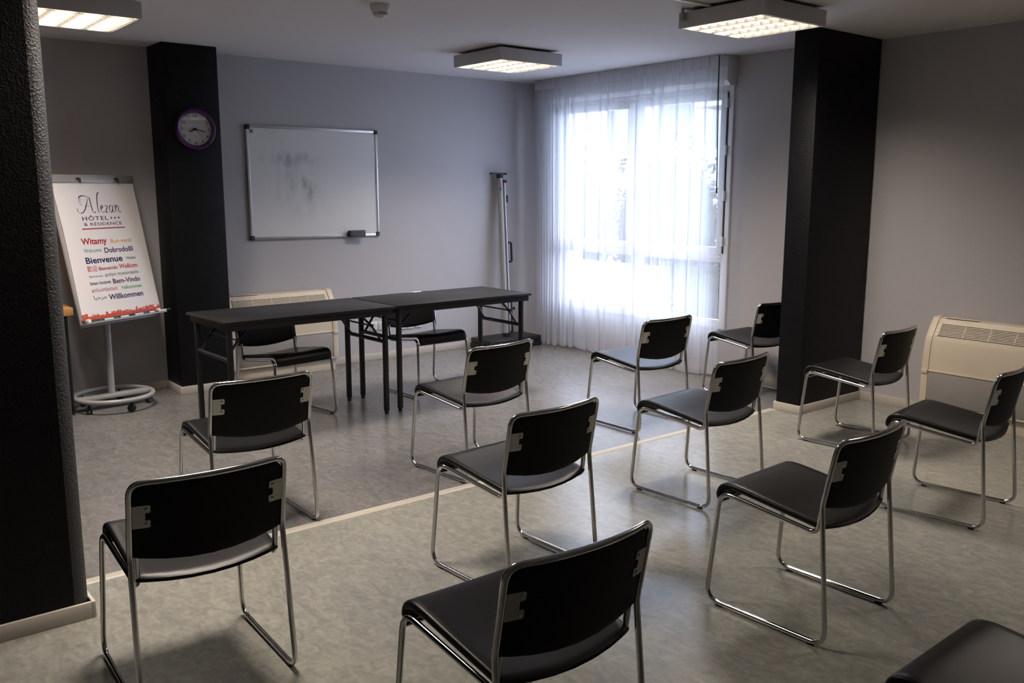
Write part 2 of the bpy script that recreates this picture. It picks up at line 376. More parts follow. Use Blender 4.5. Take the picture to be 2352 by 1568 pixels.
# ------------------------------------------------------------------ curtain
def curtain_plan(n_fold_seed=3):
    """plan view polyline (y, x) from the corner to the free edge, with doubled-over folds"""
    rnd = random.Random(n_fold_seed); pts = []
    folds = [6.90, 6.82, 6.73, 6.62, 6.50, 6.40, 6.22, 6.03, 5.94, 5.68, 5.57, 5.40, 5.30, 5.12, 4.96, 4.83]
    y = 6.955; pts.append((y, 0.0))
    for i, yf in enumerate(folds):
        big = yf > 6.3
        w = rnd.uniform(0.03, 0.05) if big else rnd.uniform(0.010, 0.030)
        d = rnd.uniform(0.022, 0.04) if big else rnd.uniform(0.010, 0.02)
        mid = (y + yf) / 2; pts.append((mid, rnd.uniform(-0.006, 0.006)))
        pts.append((yf - w, -d * 0.6)); pts.append((yf - w - 0.003, 0.0)); pts.append((yf, d * 0.55)); pts.append((yf + 0.002, d)); pts.append((yf - w * 0.8, d * 1.1))
        y = yf - w
    pts.append((4.70, 0.006)); pts.append((4.635, 0.0)); return pts
def catmull(pts, sub):
    out = []; n = len(pts)
    for i in range(n - 1):
        p0, p1, p2, p3 = pts[max(i - 1, 0)], pts[i], pts[i + 1], pts[min(i + 2, n - 1)]
        for k in range(sub):
            t = k / sub
            out.append(tuple(0.5 * ((2 * p1[j]) + (-p0[j] + p2[j]) * t + (2 * p0[j] - 5 * p1[j] + 4 * p2[j] - p3[j]) * t * t + (-p0[j] + 3 * p1[j] - 3 * p2[j] + p3[j]) * t ** 3) for j in range(len(p1))))
    out.append(pts[-1]); return out
plan = catmull(curtain_plan(), 4)
curt = tag(empty('sheer_curtain', (5.845, 5.82, 0.0)), 'white sheer floor length curtain with pleated heading over the window', 'curtain')
ZT, ZM, ZB = 2.605, 2.515, 0.022
def drape(z0, z1, nz, extra, name, m, off=0.0):
    vs = []; fs = []; k = len(plan); rnd = random.Random(11)
    ph = [rnd.uniform(0, 6.28) for _ in range(4)]
    for i in range(nz + 1):
        t = i / nz; z = z0 + (z1 - z0) * t; fall = (ZT - z) / ZT
        for (y, x) in plan:
            amp = 0.55 + 0.65 * fall + extra
            wob = 0.012 * fall * math.sin(y * 8 + ph[0] + z * 0.5) + 0.003 * fall * math.sin(y * 17 + ph[1])
            hemwave = 0.012 * math.sin(y * 7 + 1.0) * fall ** 3
            vs.append((x * amp + wob + 0.06 * fall * (0.3 + 0.7 * max(0, min(1, (5.9 - y)))) * 0.6 + off, y - 5.82 + 0.006 * fall * math.sin(z * 3 + y * 5), z + hemwave))
    for i in range(nz):
        for a in range(k - 1): fs.append((i * k + a, i * k + a + 1, (i + 1) * k + a + 1, (i + 1) * k + a))
    me = bpy.data.meshes.new(name); me.from_pydata(vs, [], fs)
    return link(name, me, m, curt, True)
drape(ZM, ZB, 14, 0.0, 'curtain_cloth', M_sheer)
drape(ZB + 0.065, ZB, 2, 0.0, 'hem', M_sheer, -0.003)
# pleated heading: flat box pleats side by side
pleat = MB().prism([(-0.006, -0.038), (-0.010, -0.032), (-0.010, 0.032), (-0.006, 0.038), (0.001, 0.038), (0.001, -0.038)], 2, 0.0, 0.092).mesh('pleat'); pleat.materials.append(M_heading)
yy = 6.90; k = 0
while yy > 4.66:
    o = bpy.data.objects.new('pleat', pleat); COL.objects.link(o); o.parent = curt
    o.location = (0.004 * math.sin(k * 2.1), yy - 5.82, 2.513 + 0.003 * math.sin(k * 1.7)); o.rotation_euler = (0, 0.05 * math.sin(k * 1.3), 0.16 + 0.03 * math.sin(k * 2.7)); yy -= 0.0905; k += 1
bxo('curtain_track', (0.012, 0.034, 4.66 - 5.82, 6.97 - 5.82, 2.592, 2.609), M_white, curt)
wand = tag(empty('curtain_wand', (5.822, 4.675, 2.60)), 'dark thin curtain wand hanging at the free edge of the curtain', 'curtain wand')
MB().tube([(0, 0, 0), (0.0, -0.004, -0.3), (-0.004, -0.018, -0.7), (-0.006, -0.03, -1.045)], 0.0042, 8).build('rod', M_black, wand, smooth=40)
MB().tube([(0.004, 0.006, 0), (0.003, 0.008, -0.35), (0, -0.004, -0.72)], 0.0022, 6).build('cord', M_greym, wand, smooth=40)
MB().lathe([(0.004, 0), (0.006, 0.005), (0.006, 0.035), (0.003, 0.04)], 10, (-0.006, -0.03, -1.07)).build('tip', M_black, wand, smooth=40)

# ------------------------------------------------------------------ ceiling lamps
def make_lamp():
    t = empty('ceiling_lamp')
    S = 0.30; zt, zb = 2.590, 2.500
    for (x0, x1, y0, y1) in ((-S, S, -S, -S + .012), (-S, S, S - .012, S), (-S, -S + .012, -S + .012, S - .012), (S - .012, S, -S + .012, S - .012)):
        bxo('side_panel', (x0, x1, y0, y1, zb, zt), M_lampbody, t, 0.0015)
    bxo('top_panel', (-S + .012, S - .012, -S + .012, S - .012, zt - .006, zt), M_lampbody, t)
    for (x, y) in ((-.2, -.2), (.2, -.2), (-.2, .2), (.2, .2)):
        MB().lathe([(0.012, zt), (0.012, 2.609)], 8, (x, y, 0)).build('spacer', M_greym, t)
    # long parabolic dividers run along y between the tubes, cross blades along x
    z0, z1 = zb + .004, zb + .036
    for x in (-.144, 0, .144):
        MB().prism([(x - .016, z1), (x - .006, z0 + .016), (x, z0), (x + .006, z0 + .016), (x + .016, z1)], 1, -S + .012, S - .012).build('divider_blade', M_blade, t)
    for x in (-S + .012, S - .012):
        sg = 1 if x < 0 else -1
        MB().prism([(x, z1), (x, z0), (x + sg * .004, z0), (x + sg * .014, z1)] if sg > 0 else [(x, z1), (x - .014, z1), (x - .004, z0), (x, z0)], 1, -S + .012, S - .012).build('divider_blade', M_blade, t)
    bl = MB().prism([(-.007, z1), (-.0015, z0), (.0015, z0), (.007, z1)], 0, -S + .014, S - .014).mesh('cross_blade'); bl.materials.append(M_blade)
    for i in range(9):
        o = bpy.data.objects.new('cross_blade', bl); COL.objects.link(o); o.parent = t; o.location = (0, -0.264 + i * 0.066, 0)
    return t
lamp0 = make_lamp()
LAMPS = [((4.475, 5.655), 'square louvred ceiling lamp nearest the curtained window corner'),
         ((4.525, 3.405), 'square louvred ceiling lamp beside the right charcoal wall stub'),
         ((1.345, 5.670), 'square louvred ceiling lamp half hidden by the left charcoal stub'),
         ((1.39, 3.405), 'square louvred ceiling lamp above the front left chair'),
         ((4.525, 1.160), 'unseen square louvred ceiling lamp added to brighten the right front floor')]  # out-of-view lamp, added dim to lift the front right floor
lamps = [lamp0] + [copy_tree(lamp0) for _ in LAMPS[1:]]
for i, ((x, y), lb) in enumerate(LAMPS):
    o = lamps[i]
    o.location = (x, y, 0); tag(o, lb, 'ceiling lamp', 'louvred ceiling lamps')
    ld = bpy.data.lights.new('lamp_tubes', 'AREA'); ld.shape = 'SQUARE'; ld.size = 0.55; ld.energy = LAMP_POWER * (1.0, 0.92, 1.0, 1.06, 0.36)[i]; ld.color = (1.0, 0.87, 0.75); ld.spread = math.radians(150)
    lo = bpy.data.objects.new('lamp_tubes', ld); COL.objects.link(lo); lo.parent = o; lo.location = (0, 0, 2.572)
# cable trunking and junction piece beside the right lamp
tr = tag(empty('cable_trunking', (4.10, 3.485, H)), 'white cable trunking on the ceiling leading to the lamp by the right stub', 'cable trunking')
bxo('channel', (-0.85, 0.135, -0.011, 0.011, -0.012, -0.0005), M_white, tr, 0.001); bxo('cover', (-0.85, 0.135, -0.012, 0.012, -0.0145, -0.012), M_white, tr)
jb = tag(MB().lathe([(0.013, 0.0), (0.016, 0.004), (0.016, 0.030), (0.012, 0.034), (0.008, 0.0715)], 14).build('ceiling_cable_gland', M_greym, smooth=40), 'small dark round fitting between ceiling and the lamp by the right stub', 'cable gland')
jb.location = (4.206, 3.66, H - 0.072)
# smoke detector
sd = tag(empty('smoke_detector', (2.775, 4.690, H)), 'small round white smoke detector on the ceiling', 'smoke detector')
MB().lathe([(0.056, -0.0005), (0.058, -0.012), (0.055, -0.020)], 28).build('base_ring', M_white, sd, smooth=35)
MB().lathe([(0.055, -0.020), (0.050, -0.030), (0.046, -0.032)], 28).build('upper_housing', M_white, sd, smooth=35)
MB().lathe([(0.038, -0.031), (0.036, -0.043)], 24).build('sensor_chamber', M_black, sd, smooth=35)
for z, r in ((-0.0350, 0.045), (-0.0400, 0.041)):
    MB().lathe([(r, z + .0012), (r - .001, z - .0012), (r - .008, z - .0012), (r - .007, z + .0012)], 24, ring=True).build('slot_ring', M_white, sd, smooth=35)
for a in range(4):
    q = a * math.pi / 2 + .6
    MB().tube([(0.046 * math.cos(q), 0.046 * math.sin(q), -0.030), (0.038 * math.cos(q), 0.038 * math.sin(q), -0.044)], 0.004, 6).build('rib', M_white, sd)
MB().lathe([(0.038, -0.0425), (0.030, -0.050), (0.014, -0.055), (0.001, -0.056)], 24).build('cap', M_white, sd, smooth=35)

sd.scale = (1.02, 1.02, 1.38)

# ------------------------------------------------------------------ sled chairs
def make_chair():
    t = empty('sled_chair')
    zf = 0.0135
    L = [(-.2130, -.130, .512), (-.2130, -.116, .394), (-.2246, .281, .446), (-.2418, .316, zf), (-.2418, -.185, zf), (-.2332, -.138, .502), (-.2328, -.183, .737)]
    bow = lambda x: -.183 - .036 * (1 - (x / .2328) ** 2)
    top = [(x, bow(x), .737) for x in (-.15, -.1, -.05, 0, .05, .1, .15)]
    Rr = [(-x, y, z) for (x, y, z) in reversed(L)]
    pts = L + top + Rr
    rad = [0, .035, .05, .055, .055, .12, .06] + [0] * 7 + [.06, .12, .055, .055, .05, .035, 0]
    dense = rounded(pts, rad, 6)
    rg = tube_rings([p for p, _ in dense], 0.0092, 10)
    idx = [s for _, s in dense]
    nseg = len(pts) - 1
    groups = [('seat_rail', 0, 1), ('leg', 2, 2), ('floor_rail', 3, 3), ('leg', 4, 4), ('back_frame', 5, nseg - 6), ('leg', nseg - 5, nseg - 5), ('floor_rail', nseg - 4, nseg - 4), ('leg', nseg - 3, nseg - 3), ('seat_rail', nseg - 2, nseg - 1)]
    for nm, a, b in groups:
        ii = [i for i, s in enumerate(idx) if a <= s <= b]
        lo, hi = ii[0], min(ii[-1] + 1, len(rg) - 1)
        MB().rings(rg[lo:hi + 1]).build(nm, M_chrome, t, smooth=50)
    MB().tube([(-.226, .284, .404), (.226, .284, .404)], 0.0062, 8).build('front_crossbar', M_chrome, t, smooth=50)
    for x in (-.2418, .2418):
        for y in (-.13, .255): bxo('glide', (x - .007, x + .007, y - .012, y + .012, 0.0, 0.0075), M_black, t)
    # seat: padded shell with rolled front
    prof = catmull([(-.128, .402), (-.09, .409), (0, .421), (.10, .434), (.20, .4465), (.255, .449), (.286, .437), (.298, .412), (.300, .386)], 3)
    nv = len(prof); us = [-1, -.985, -.95, -.85, -.6, -.3, 0, .3, .6, .85, .95, .985, 1]
    def sec(sign):
        rows = []
        for i, (py, pz) in enumerate(prof):
            a = prof[max(i - 1, 0)]; b = prof[min(i + 1, nv - 1)]
            ty, tz = b[0] - a[0], b[1] - a[1]; l = math.hypot(ty, tz); ny, nz = -tz / l, ty / l
            v = i / (nv - 1); ev = min(1, min(i, nv - 1 - i) / 1.2); row = []
            for u in us:
                e = 0.30 + 0.70 * math.sqrt(max(0, 1 - max(0, (abs(u) - .93) / .07) ** 2)) * (0.25 + 0.75 * ev)
                q = 1 - u * u; back = max(0, 1 - v * 2.6)
                y = py - 0.032 * q * back ** 2; z = pz + 0.0195 - 0.016 * q * max(0, 1 - abs(v - .30) / .45) - 0.010 * q * back
                hw = 0.219 - 0.012 * max(0, (v - .85) / .15) ** 2
                th = 0.0130 * e
                row.append((u * hw, y + sign * ny * th, z + sign * nz * th))
            rows.append(row)
        return rows
    A, B = sec(1), sec(-1); k = len(us); m = MB()
    m.rings([A[i] + list(reversed(B[i])) for i in range(nv)]).build('seat', M_vinyl, t, smooth=60)
    # backrest panel
    nz_ = 14; zs = [0, .02, .08, .2, .35, .5, .65, .78, .86, .91, .95, .975, .99, 1]
    ring = []
    for v in zs:
        rows = [[], []]
        for u in us:
            zb = .500 - .030 * (1 - u * u); zt_ = .7275; z = zb + (zt_ - zb) * v
            r = .036; dz = zt_ - z
            hw = .2255 if dz > r else .2255 - r + math.sqrt(max(0, r * r - (r - dz) ** 2))
            x = u * hw; yc = -.138 - (z - .502) * .1915 - .034 * (1 - (x / .2328) ** 2) + .003
            e = 0.35 + .65 * math.sqrt(max(0, 1 - max(0, (abs(u) - .93) / .07) ** 2)) * min(1, .3 + min(v, 1 - v) * 25)
            pad = 1.0
            rows[0].append((x, yc + .012 * e, z + .002 * e)); rows[1].append((x, yc - .006 * e, z - .001 * e))
        ring.append(rows[0] + list(reversed(rows[1])))
    MB().rings(ring).build('backrest', M_vback, t, smooth=60)
    # mounting plates with screws on the back of the panel
    pl = [(0, -.036), (.044, -.036), (.048, -.032), (.048, -.015), (.046, -.012), (.036, -.012), (.034, -.010), (.034, .010), (.036, .012), (.046, .012), (.048, .015), (.048, .032), (.044, .036), (0, .036)]
    for s in (-1, 1):
        def pos(x, z, d):
            X = s * (-.226 + x) * -1 if s > 0 else -.226 + x
            X = -.226 + x if s < 0 else .226 - x
            Z = .630 + z; return (X, -.138 - (Z - .502) * .1915 - .034 * (1 - (X / .2328) ** 2) + .003 - .0062 - d, Z)
        n = len(pl); vs = [pos(x, z, 0) for x, z in pl] + [pos(x, z, .0022) for x, z in pl]
        fs = [tuple(range(n)), tuple(range(2 * n - 1, n - 1, -1))] + [(i, n + i, n + (i + 1) % n, (i + 1) % n) for i in range(n)]
        p = MB().add(vs, fs).build('mounting_plate', M_plate, t)
        for z in (-.024, .024):
            c = pos(.036, z, .002)
            MB().lathe([(.0052, 0.0), (.0048, -.0022), (.0025, -.0034)], 10, c, axis=1).build('screw', M_chrome, p, smooth=40)
    return t
CH = [((0.9054, 2.7536, -0.0401), 'black sled chair at the front left, nearest the left charcoal stub', 'chairs facing the tables'),
      ((1.5627, 3.9125, -0.0114), 'black sled chair in front of the left end of the left table', 'chairs facing the tables'),
      ((2.9059, 3.9313, 0.0961), 'black sled chair in front of the right table, behind the threshold strip', 'chairs facing the tables'),
      ((2.2243, 2.6988, 0.0493), 'black sled chair in the middle of the seating, directly behind the bottom centre chair', 'chairs facing the tables'),
      ((1.395, 1.6507, -0.0094), 'black sled chair at the bottom centre, largest and closest of all', 'chairs facing the tables'),
      ((3.605, 2.8678, 0.0699), 'black sled chair in front of the window chair, straddling the window reflection on the floor', 'chairs facing the tables'),
      ((4.3677, 4.0245, 0.0147), 'black sled chair standing right before the sheer curtain', 'chairs facing the tables'),
      ((2.855, 1.7458, 0.0377), 'black sled chair at the right front, its whole sled base in view', 'chairs facing the tables'),
      ((5.1069, 2.8565, 0.0723), 'black sled chair beside the foot of the right charcoal stub', 'chairs facing the tables'),
      ((4.3734, 1.9142, 0.1246), 'black sled chair at the right picture edge before the right fan coil heater', 'chairs facing the tables'),
      ((5.656, 4.0731, -0.0548), 'black sled chair half hidden behind the right charcoal stub', 'chairs facing the tables'),
      ((2.075, 0.642, 0.02), 'black sled chair in the bottom right corner, only its seat in view', 'chairs facing the tables'),
      ((2.5545, 5.7938, 3.3072), 'black sled chair behind the left table, turned to face the room', 'chairs behind the tables'),
      ((3.7823, 5.8794, 3.1686), 'black sled chair behind the right table, turned to face the room', 'chairs behind the tables')]
chair0 = make_chair()
for i, ((x, y, a), lb, gp) in enumerate(CH):
    o = chair0 if i == 0 else copy_tree(chair0)
    o.location = (x, y, 0); o.rotation_euler = (0, 0, a); tag(o, lb, 'chair', gp)

# ------------------------------------------------------------------ folding tables
def make_table(loc, rot, lx, rx, label):
    t = tag(empty('folding_table', loc, rot), label, 'table', 'black folding tables')
    HL, HD, HT = 0.615, 0.318, 0.762
    bxo('table_top', (-HL, HL, -HD, HD, HT - .020, HT), M_tabletop, t, 0.003)
    for (a, b, c, d) in ((-HL + .02, HL - .02, -HD + .012, -HD + .032), (-HL + .02, HL - .02, HD - .032, HD - .012), (-HL + .02, -HL + .04, -HD + .032, HD - .032), (HL - .04, HL - .02, -HD + .032, HD - .032)):
        bxo('apron_rail', (a, b, c, d, HT - .060, HT - .020), M_tmetal, t)
    yf, yb = -.285, .235
    for xx, s in ((lx, 1), (rx, -1)):
        for y in (yf, yb):
            bxo('leg', (xx - .016, xx + .016, y - .016, y + .016, .022, HT - .022), M_tmetal, t, 0.005)
            MB().lathe([(.013, 0), (.0145, .003), (.0145, .03)], 12, (xx, y, 0)).build('foot_cap', M_black, t, smooth=40)
        MB().tube([(xx, yf, .515), (xx, yb, .515)], .0145, 10).build('crossbar', M_tmetal, t, smooth=40)
        for y in (yf + .055, yb - .055):
            a = Vector((xx, y, .520)); b = Vector((xx + s * .075, y, .630)); c = Vector((xx + s * .19, y, HT - .024))
            MB().tube([a, b], .0085, 8).tube([b, c], .0085, 8).build('folding_stay', M_tmetal, t, smooth=40)
            MB().lathe([(.012, -.010), (.012, .010)], 10, tuple(b), axis=1).build('stay_joint', M_tmetal, t)
        MB().tube([(xx + s * .075, yf + .055, .630), (xx + s * .075, yb - .055, .630)], .006, 8).build('stay_bar', M_tmetal, t, smooth=40)
    return t
make_table((2.583, 5.598, 0), 0.026, -0.575, 0.54, 'left of two black folding tables, in front of the clock pillar')
make_table((3.832, 5.632, 0), 0.018, -0.590, 0.535, 'right of two black folding tables, its end towards the window')

# ------------------------------------------------------------------ whiteboard
WBX, WBZ = 3.550, 1.609
wb = tag(empty('whiteboard', (WBX, YB, WBZ)), 'white marker board with aluminium frame and wiped traces', 'whiteboard')
w2, h2 = 0.598, 0.454
bxo('board_surface', (-w2 + .01, w2 - .01, -.014, -.002, -h2 + .01, h2 - .01), M_board, wb)
for s in (-1, 1):
    bxo('frame_rail', (-w2 + .022, w2 - .022, -.020, -.001, s * h2 - .011, s * h2 + .011), M_alu, wb, 0.002)
    bxo('frame_rail', (s * w2 - .011, s * w2 + .011, -.020, -.001, -h2 + .022, h2 - .022), M_alu, wb, 0.002)
for sx in (-1, 1):
    for sz in (-1, 1):
        c = bxo('corner_cap', (sx * w2 - .023 if sx > 0 else -w2 - .014, w2 + .014 if sx > 0 else -w2 + .023, -.024, -.001, sz * h2 - .023 if sz > 0 else -h2 - .014, h2 + .014 if sz > 0 else -h2 + .023), M_black, wb, 0.004)
        if sz < 0: MB().lathe([(.005, -.024), (.004, -.0255)], 10, (sx * w2 * .995, 0, -h2 * .995), axis=1).build('screw', M_alu, c)
bxo('maker_sticker', (-w2 + .022, -w2 + .052, -.0148, -.0139, h2 - .052, h2 - .020), mat('sticker_grey', (0.22, 0.23, 0.27), 0.5), wb)
er = tag(empty('board_eraser', (3.912, YB - .002, 1.137)), 'dark grey block eraser on the lower edge of the whiteboard', 'eraser')
bxo('felt_pad', (-.078, .072, -.032, -.0225, .004, .060), M_black, er, 0.003)
bxo('grip', (-.072, .078, -.068, -.032, .002, .062), M_felt, er, 0.006)

# ------------------------------------------------------------------ text
def text_mesh(body, width=None, height=None, bold=0.0, shear=0.0, space=1.0, name='printed_word'):
    cu = bpy.data.curves.new('t', 'FONT'); cu.body = body; cu.size = 1.0; cu.offset = bold; cu.shear = shear; cu.space_character = space; cu.resolution_u = 3
    o = bpy.data.objects.new('t', cu); COL.objects.link(o)
    dg = bpy.context.evaluated_depsgraph_get(); dg.update()
    me = bpy.data.meshes.new_from_object(o.evaluated_get(dg)); me.name = name
    bpy.data.objects.remove(o); bpy.data.curves.remove(cu)
    me.materials.clear()
    if not me.vertices: return None
    xs = [v.co.x for v in me.vertices]; ys = [v.co.y for v in me.vertices]
    x0, x1 = min(xs), max(xs)
    sx = width / (x1 - x0) if width else 1.0
    sy = height / 0.73 if height else sx           # cap height of the face is about 0.73
    for v in me.vertices: v.co = ((v.co.x - x0) * sx, v.co.y * sy, 0)
    return me

# ------------------------------------------------------------------ clock
CK = (2.416, 6.8205, 2.000)
ck = tag(empty('wall_clock', CK), 'round wall clock with purple rim and pale dial on the charcoal pillar', 'clock')
MB().lathe([(.118, -.030), (.126, -.040), (.138, -.043), (.147, -.036), (.151, -.022), (.149, -.001), (.118, -.001)], 48, axis=1, ring=True).build('rim', M_purple, ck, smooth=50)
MB().lathe([(.121, -.002), (.121, -.018)], 48, axis=1).build('dial', M_dial, ck)
for h in range(1, 13):
    me = text_mesh(str(h), bold=0.008, name='numeral')
    a = math.radians(90 - 30 * h); hh = .021; s = hh / 0.73
    xs = [v.co.x for v in me.vertices]; wd = max(xs)
    for v in me.vertices: v.co = (v.co.x * s * 1.15 - wd * s * 1.15 / 2, v.co.y * s - hh / 2, 0)
    o = link('numeral', me, M_ink, ck); o.rotation_euler = (math.radians(90), 0, 0); o.location = (.099 * math.cos(a), -.0190, .099 * math.sin(a))
for m_ in range(60):
    if m_ % 15: continue
    a = math.radians(90 - 6 * m_); o = bxo('minute_mark', (-.001, .001, -.0004, 0, -.003, .003), M_ink, ck); o.location = (.1165 * math.cos(a), -.0185, .1165 * math.sin(a)); o.rotation_euler = (0, -a + math.pi / 2, 0)
def hand(name, deg, length, tail, w, d):
    o = MB().prism([(-w, -tail), (w, -tail), (w * .8, length), (-w * .8, length)], 1, -d - .0012, -d).build(name, M_ink, ck); o.rotation_euler = (0, math.radians(deg), 0); return o
hand('hour_hand', 247, .052, .012, .0045, .021); hand('minute_hand', 104, .076, .014, .0036, .023); hand('second_hand', 144, .085, .02, .0009, .025)
MB().lathe([(.008, -.0185), (.007, -.028)], 16, axis=1).build('hub', M_ink, ck)
bxo('maker_mark', (-.003, .003, -.0186, -.0182, -.052, -.046), M_ink, ck)
MB().lathe([(.1195, -.0315), (.1195, -.0330)], 48, axis=1).build('glass', M_clockglass, ck)

# ------------------------------------------------------------------ flip chart easel
EX = Vector((1.786, 6.706, 0.670)); YA, TI = 0.483, 0.206
W_, H_ = 0.70, 0.959
ez = tag(empty('flip_chart_easel', (1.690, 6.735, 0)), 'grey flip chart easel on a round wheeled base behind the left stub', 'easel')
base = Vector((1.690, 6.735, 0))
rv = Vector((math.cos(YA), math.sin(YA), 0)); bv = Vector((-math.sin(YA), math.cos(YA), 0))
upv = Vector((0, 0, math.cos(TI))) + bv * math.sin(TI); nv_ = rv.cross(upv).normalized() * -1   # nv_: from paper towards the back
if nv_.dot(bv) < 0: nv_ = -nv_
def bp_(u, v, d):   # board coords: u right from left edge, v down from paper top, d towards the back -> local to easel empty
    return EX - rv * (W_ / 2) + rv * u + upv * (H_ - v) + nv_ * d - base
def slab(name, u0, u1, v0, v1, d0, d1, m, parent, org=None, bevel=0.0):
    off = Vector((0, 0, 0)) if org is None else org
    vs = [bp_(u, v, d) - off for d in (d0, d1) for v in (v0, v1) for u in (u0, u1)]
    return MB().add(vs, [(0, 2, 3, 1), (4, 5, 7, 6), (0, 1, 5, 4), (2, 6, 7, 3), (0, 4, 6, 2), (1, 3, 7, 5)]).build(name, m, parent, bevel=bevel)
slab('back_board', -.005, W_ + .005, -.045, H_ + .045, .022, .034, M_greym, ez, bevel=.003)
slab('clamp_bar', -.01, W_ + .01, -.050, .006, -.008, .002, M_silver, ez, bevel=.003)
for u in (.215, .545):
    c = bp_(u, -.022, -.008); MB().tube([c, c - nv_ * .014 - upv * .004, c - nv_ * .020 - upv * .030], [.010, .010, .006], 10).build('clip_knob', M_black, ez, smooth=40)
slab('pen_tray', -.012, W_ + .012, H_ + .022, H_ + .030, -.049, .022, M_silver, ez, bevel=.002)
slab('tray_lip', -.012, W_ + .012, H_ + .018, H_ + .022, -.049, -.045, M_silver, ez, bevel=.001)
for u in (.035, W_ - .035):
    c = bp_(u, H_ + .006, .02); MB().tube([c, c - nv_ * .045], .014, 12).build('tray_knob', M_white, ez, smooth=40)
ct = bp_(W_ / 2, .45, .05)
colx, coly = -0.01, 0.02
MB().tube([(colx, coly, .075), (colx, coly, .70)], .0235, 16).build('lower_column', M_greym, ez, smooth=40)
MB().tube([(colx, coly, .70), (ct.x, ct.y, ct.z)], .019, 14).build('upper_column', M_greym, ez, smooth=40)
slab('board_bracket', W_ / 2 - .05, W_ / 2 + .05, .40, .62, .034, .060, M_black, ez, bevel=.003)
RR = .262
MB().tube([(RR * math.cos(a), RR * math.sin(a), .092) for a in [2 * math.pi * i / 48 for i in range(48)]], .0165, 12, closed=True).build('base_ring', M_greym, ez, smooth=True)
MB().prism([(-RR + .005, -.045), (RR - .005, -.045), (RR - .005, .045), (-RR + .005, .045)], 2, .078, .102).build('base_bar', M_greym, ez, bevel=.004).rotation_euler = (0, 0, 0.10)
for k in range(5):
    a = math.radians(-5 + 72 * k); c = Vector((.235 * math.cos(a), .235 * math.sin(a), 0)); tdir = a + 0.7
    cs = empty('caster', c, tdir); cs.parent = ez
    for s in (-1, 1): MB().lathe([(.010, s * .004), (.027, s * .005), (.0285, s * .010), (.024, s * .018), (.008, s * .019)], 18, (0, 0, .0285), axis=1).build('wheel', M_black, cs, smooth=40)
    MB().tube([(0, 0, .03), (.0, 0, .060), (.006, 0, .080)], .010, 8).build('stem', M_black, cs, smooth=40)
# paper pad: a thing of its own hanging on the easel
pd = tag(empty('paper_pad', base), 'white welcome poster with greetings in many languages hanging on the easel', 'poster')
slab('pad_sheets', .004, W_ - .004, .004, H_ - .006, .002, .020, M_paper, pd)
fp = MB()   # front sheet, slightly curled along the left side
rows = 16; colsn = 10; vs = []; fs = []
def sheet_d(u, v):
    t = max(0, 1 - u / .10); vv = v / H_
    return -.001 - .012 * t * t * math.sin(math.pi * min(1, vv * 1.05)) ** 2 - .0015 * math.sin(vv * 9) * (1 - u / W_)
for i in range(rows + 1):
    for j in range(colsn + 1):
        u = W_ * j / colsn; v = H_ * i / rows; vs.append(bp_(u, v, sheet_d(u, v)))
for i in range(rows):
    for j in range(colsn): q = i * (colsn + 1) + j; fs.append((q, q + 1, q + colsn + 2, q + colsn + 1))
me = bpy.data.meshes.new('front_sheet'); me.from_pydata(vs, [], fs); sheet = link('front_sheet', me, M_paper, pd, True)
_pm = {}
def pcol(c):
    if c not in _pm: _pm[c] = mat('print_%d' % len(_pm), c, 0.7)
    return _pm[c]
def to_board(me, u0, v0, parent=sheet, d=-.0022, col=(0, 0, 0), name='printed_word'):
    for vx in me.vertices:
        u = u0 + vx.co.x; v = v0 - vx.co.y; vx.co = bp_(u, v, sheet_d(u, v) + .001 + d + .0008)
    return link(name, me, pcol(col), parent)
NAVY = (0.022, 0.018, 0.085); PLUM = (0.075, 0.012, 0.085); REDW = (0.42, 0.018, 0.03); TEAL = (0.06, 0.30, 0.27); AMB = (0.72, 0.36, 0.05); GRN = (0.05, 0.32, 0.13); SLT = (0.05, 0.055, 0.075); RED2 = (0.50, 0.05, 0.05)
WORDS = [('HÔTEL', .184, .2715, .224, .0296, .012, PLUM, 1.15), ('& RÉSIDENCE', .188, .309, .331, .0225, .010, PLUM, 1.1),
         ('Witamy', .132, .438, .218, .0448, .028, REDW, 1), ('Bun-venit', .382, .438, .190, .0303, .018, AMB, 1), ('Welcome', .136, .495, .149, .0278, .016, TEAL, 1), ('Dobrodošli', .311, .505, .257, .0379, .024, (0.05, 0.015, 0.10), 1),
         ('Bienvenue', .134, .572, .319, .0447, .028, NAVY, 1), ('Vítejte', .482, .564, .091, .0201, .018, (0.06, 0.04, 0.07), 1), ('歡迎', .131, .627, .084, .0330, .006, REDW, 1), ('Bienvenido', .228, .6255, .165, .0249, .024, (0.32, 0.02, 0.05), 1), ('Welkom', .406, .626, .168, .0335, .022, RED2, 1),
         ('Benvenuto', .134, .671, .115, .0154, .018, (0.12, 0.16, 0.13), 1), ('добро пожаловать', .266, .672, .306, .0219, .010, SLT, 1), ('Isten hozott', .127, .7225, .178, .0230, .024, NAVY, 1), ('Bem-Vindo', .323, .7285, .248, .0354, .024, PLUM, 1),
         ('καλωσόρισμα', .128, .773, .220, .0250, .010, (0.30, 0.015, 0.07), 1), ('Velkommen', .382, .776, .190, .0261, .020, GRN, 1), ('\ufe8e\ufe92\ufea3\ufeae\ufee3', .130, .826, .107, .0300, .006, SLT, 1), ('Willkommen', .257, .839, .311, .0389, .026, NAVY, 1)]
for (s, u, v, w, h, bd, c, sp) in WORDS:
    me = text_mesh(s, w, h, bd, 0.0, sp)
    if me: to_board(me, u, v, col=c)
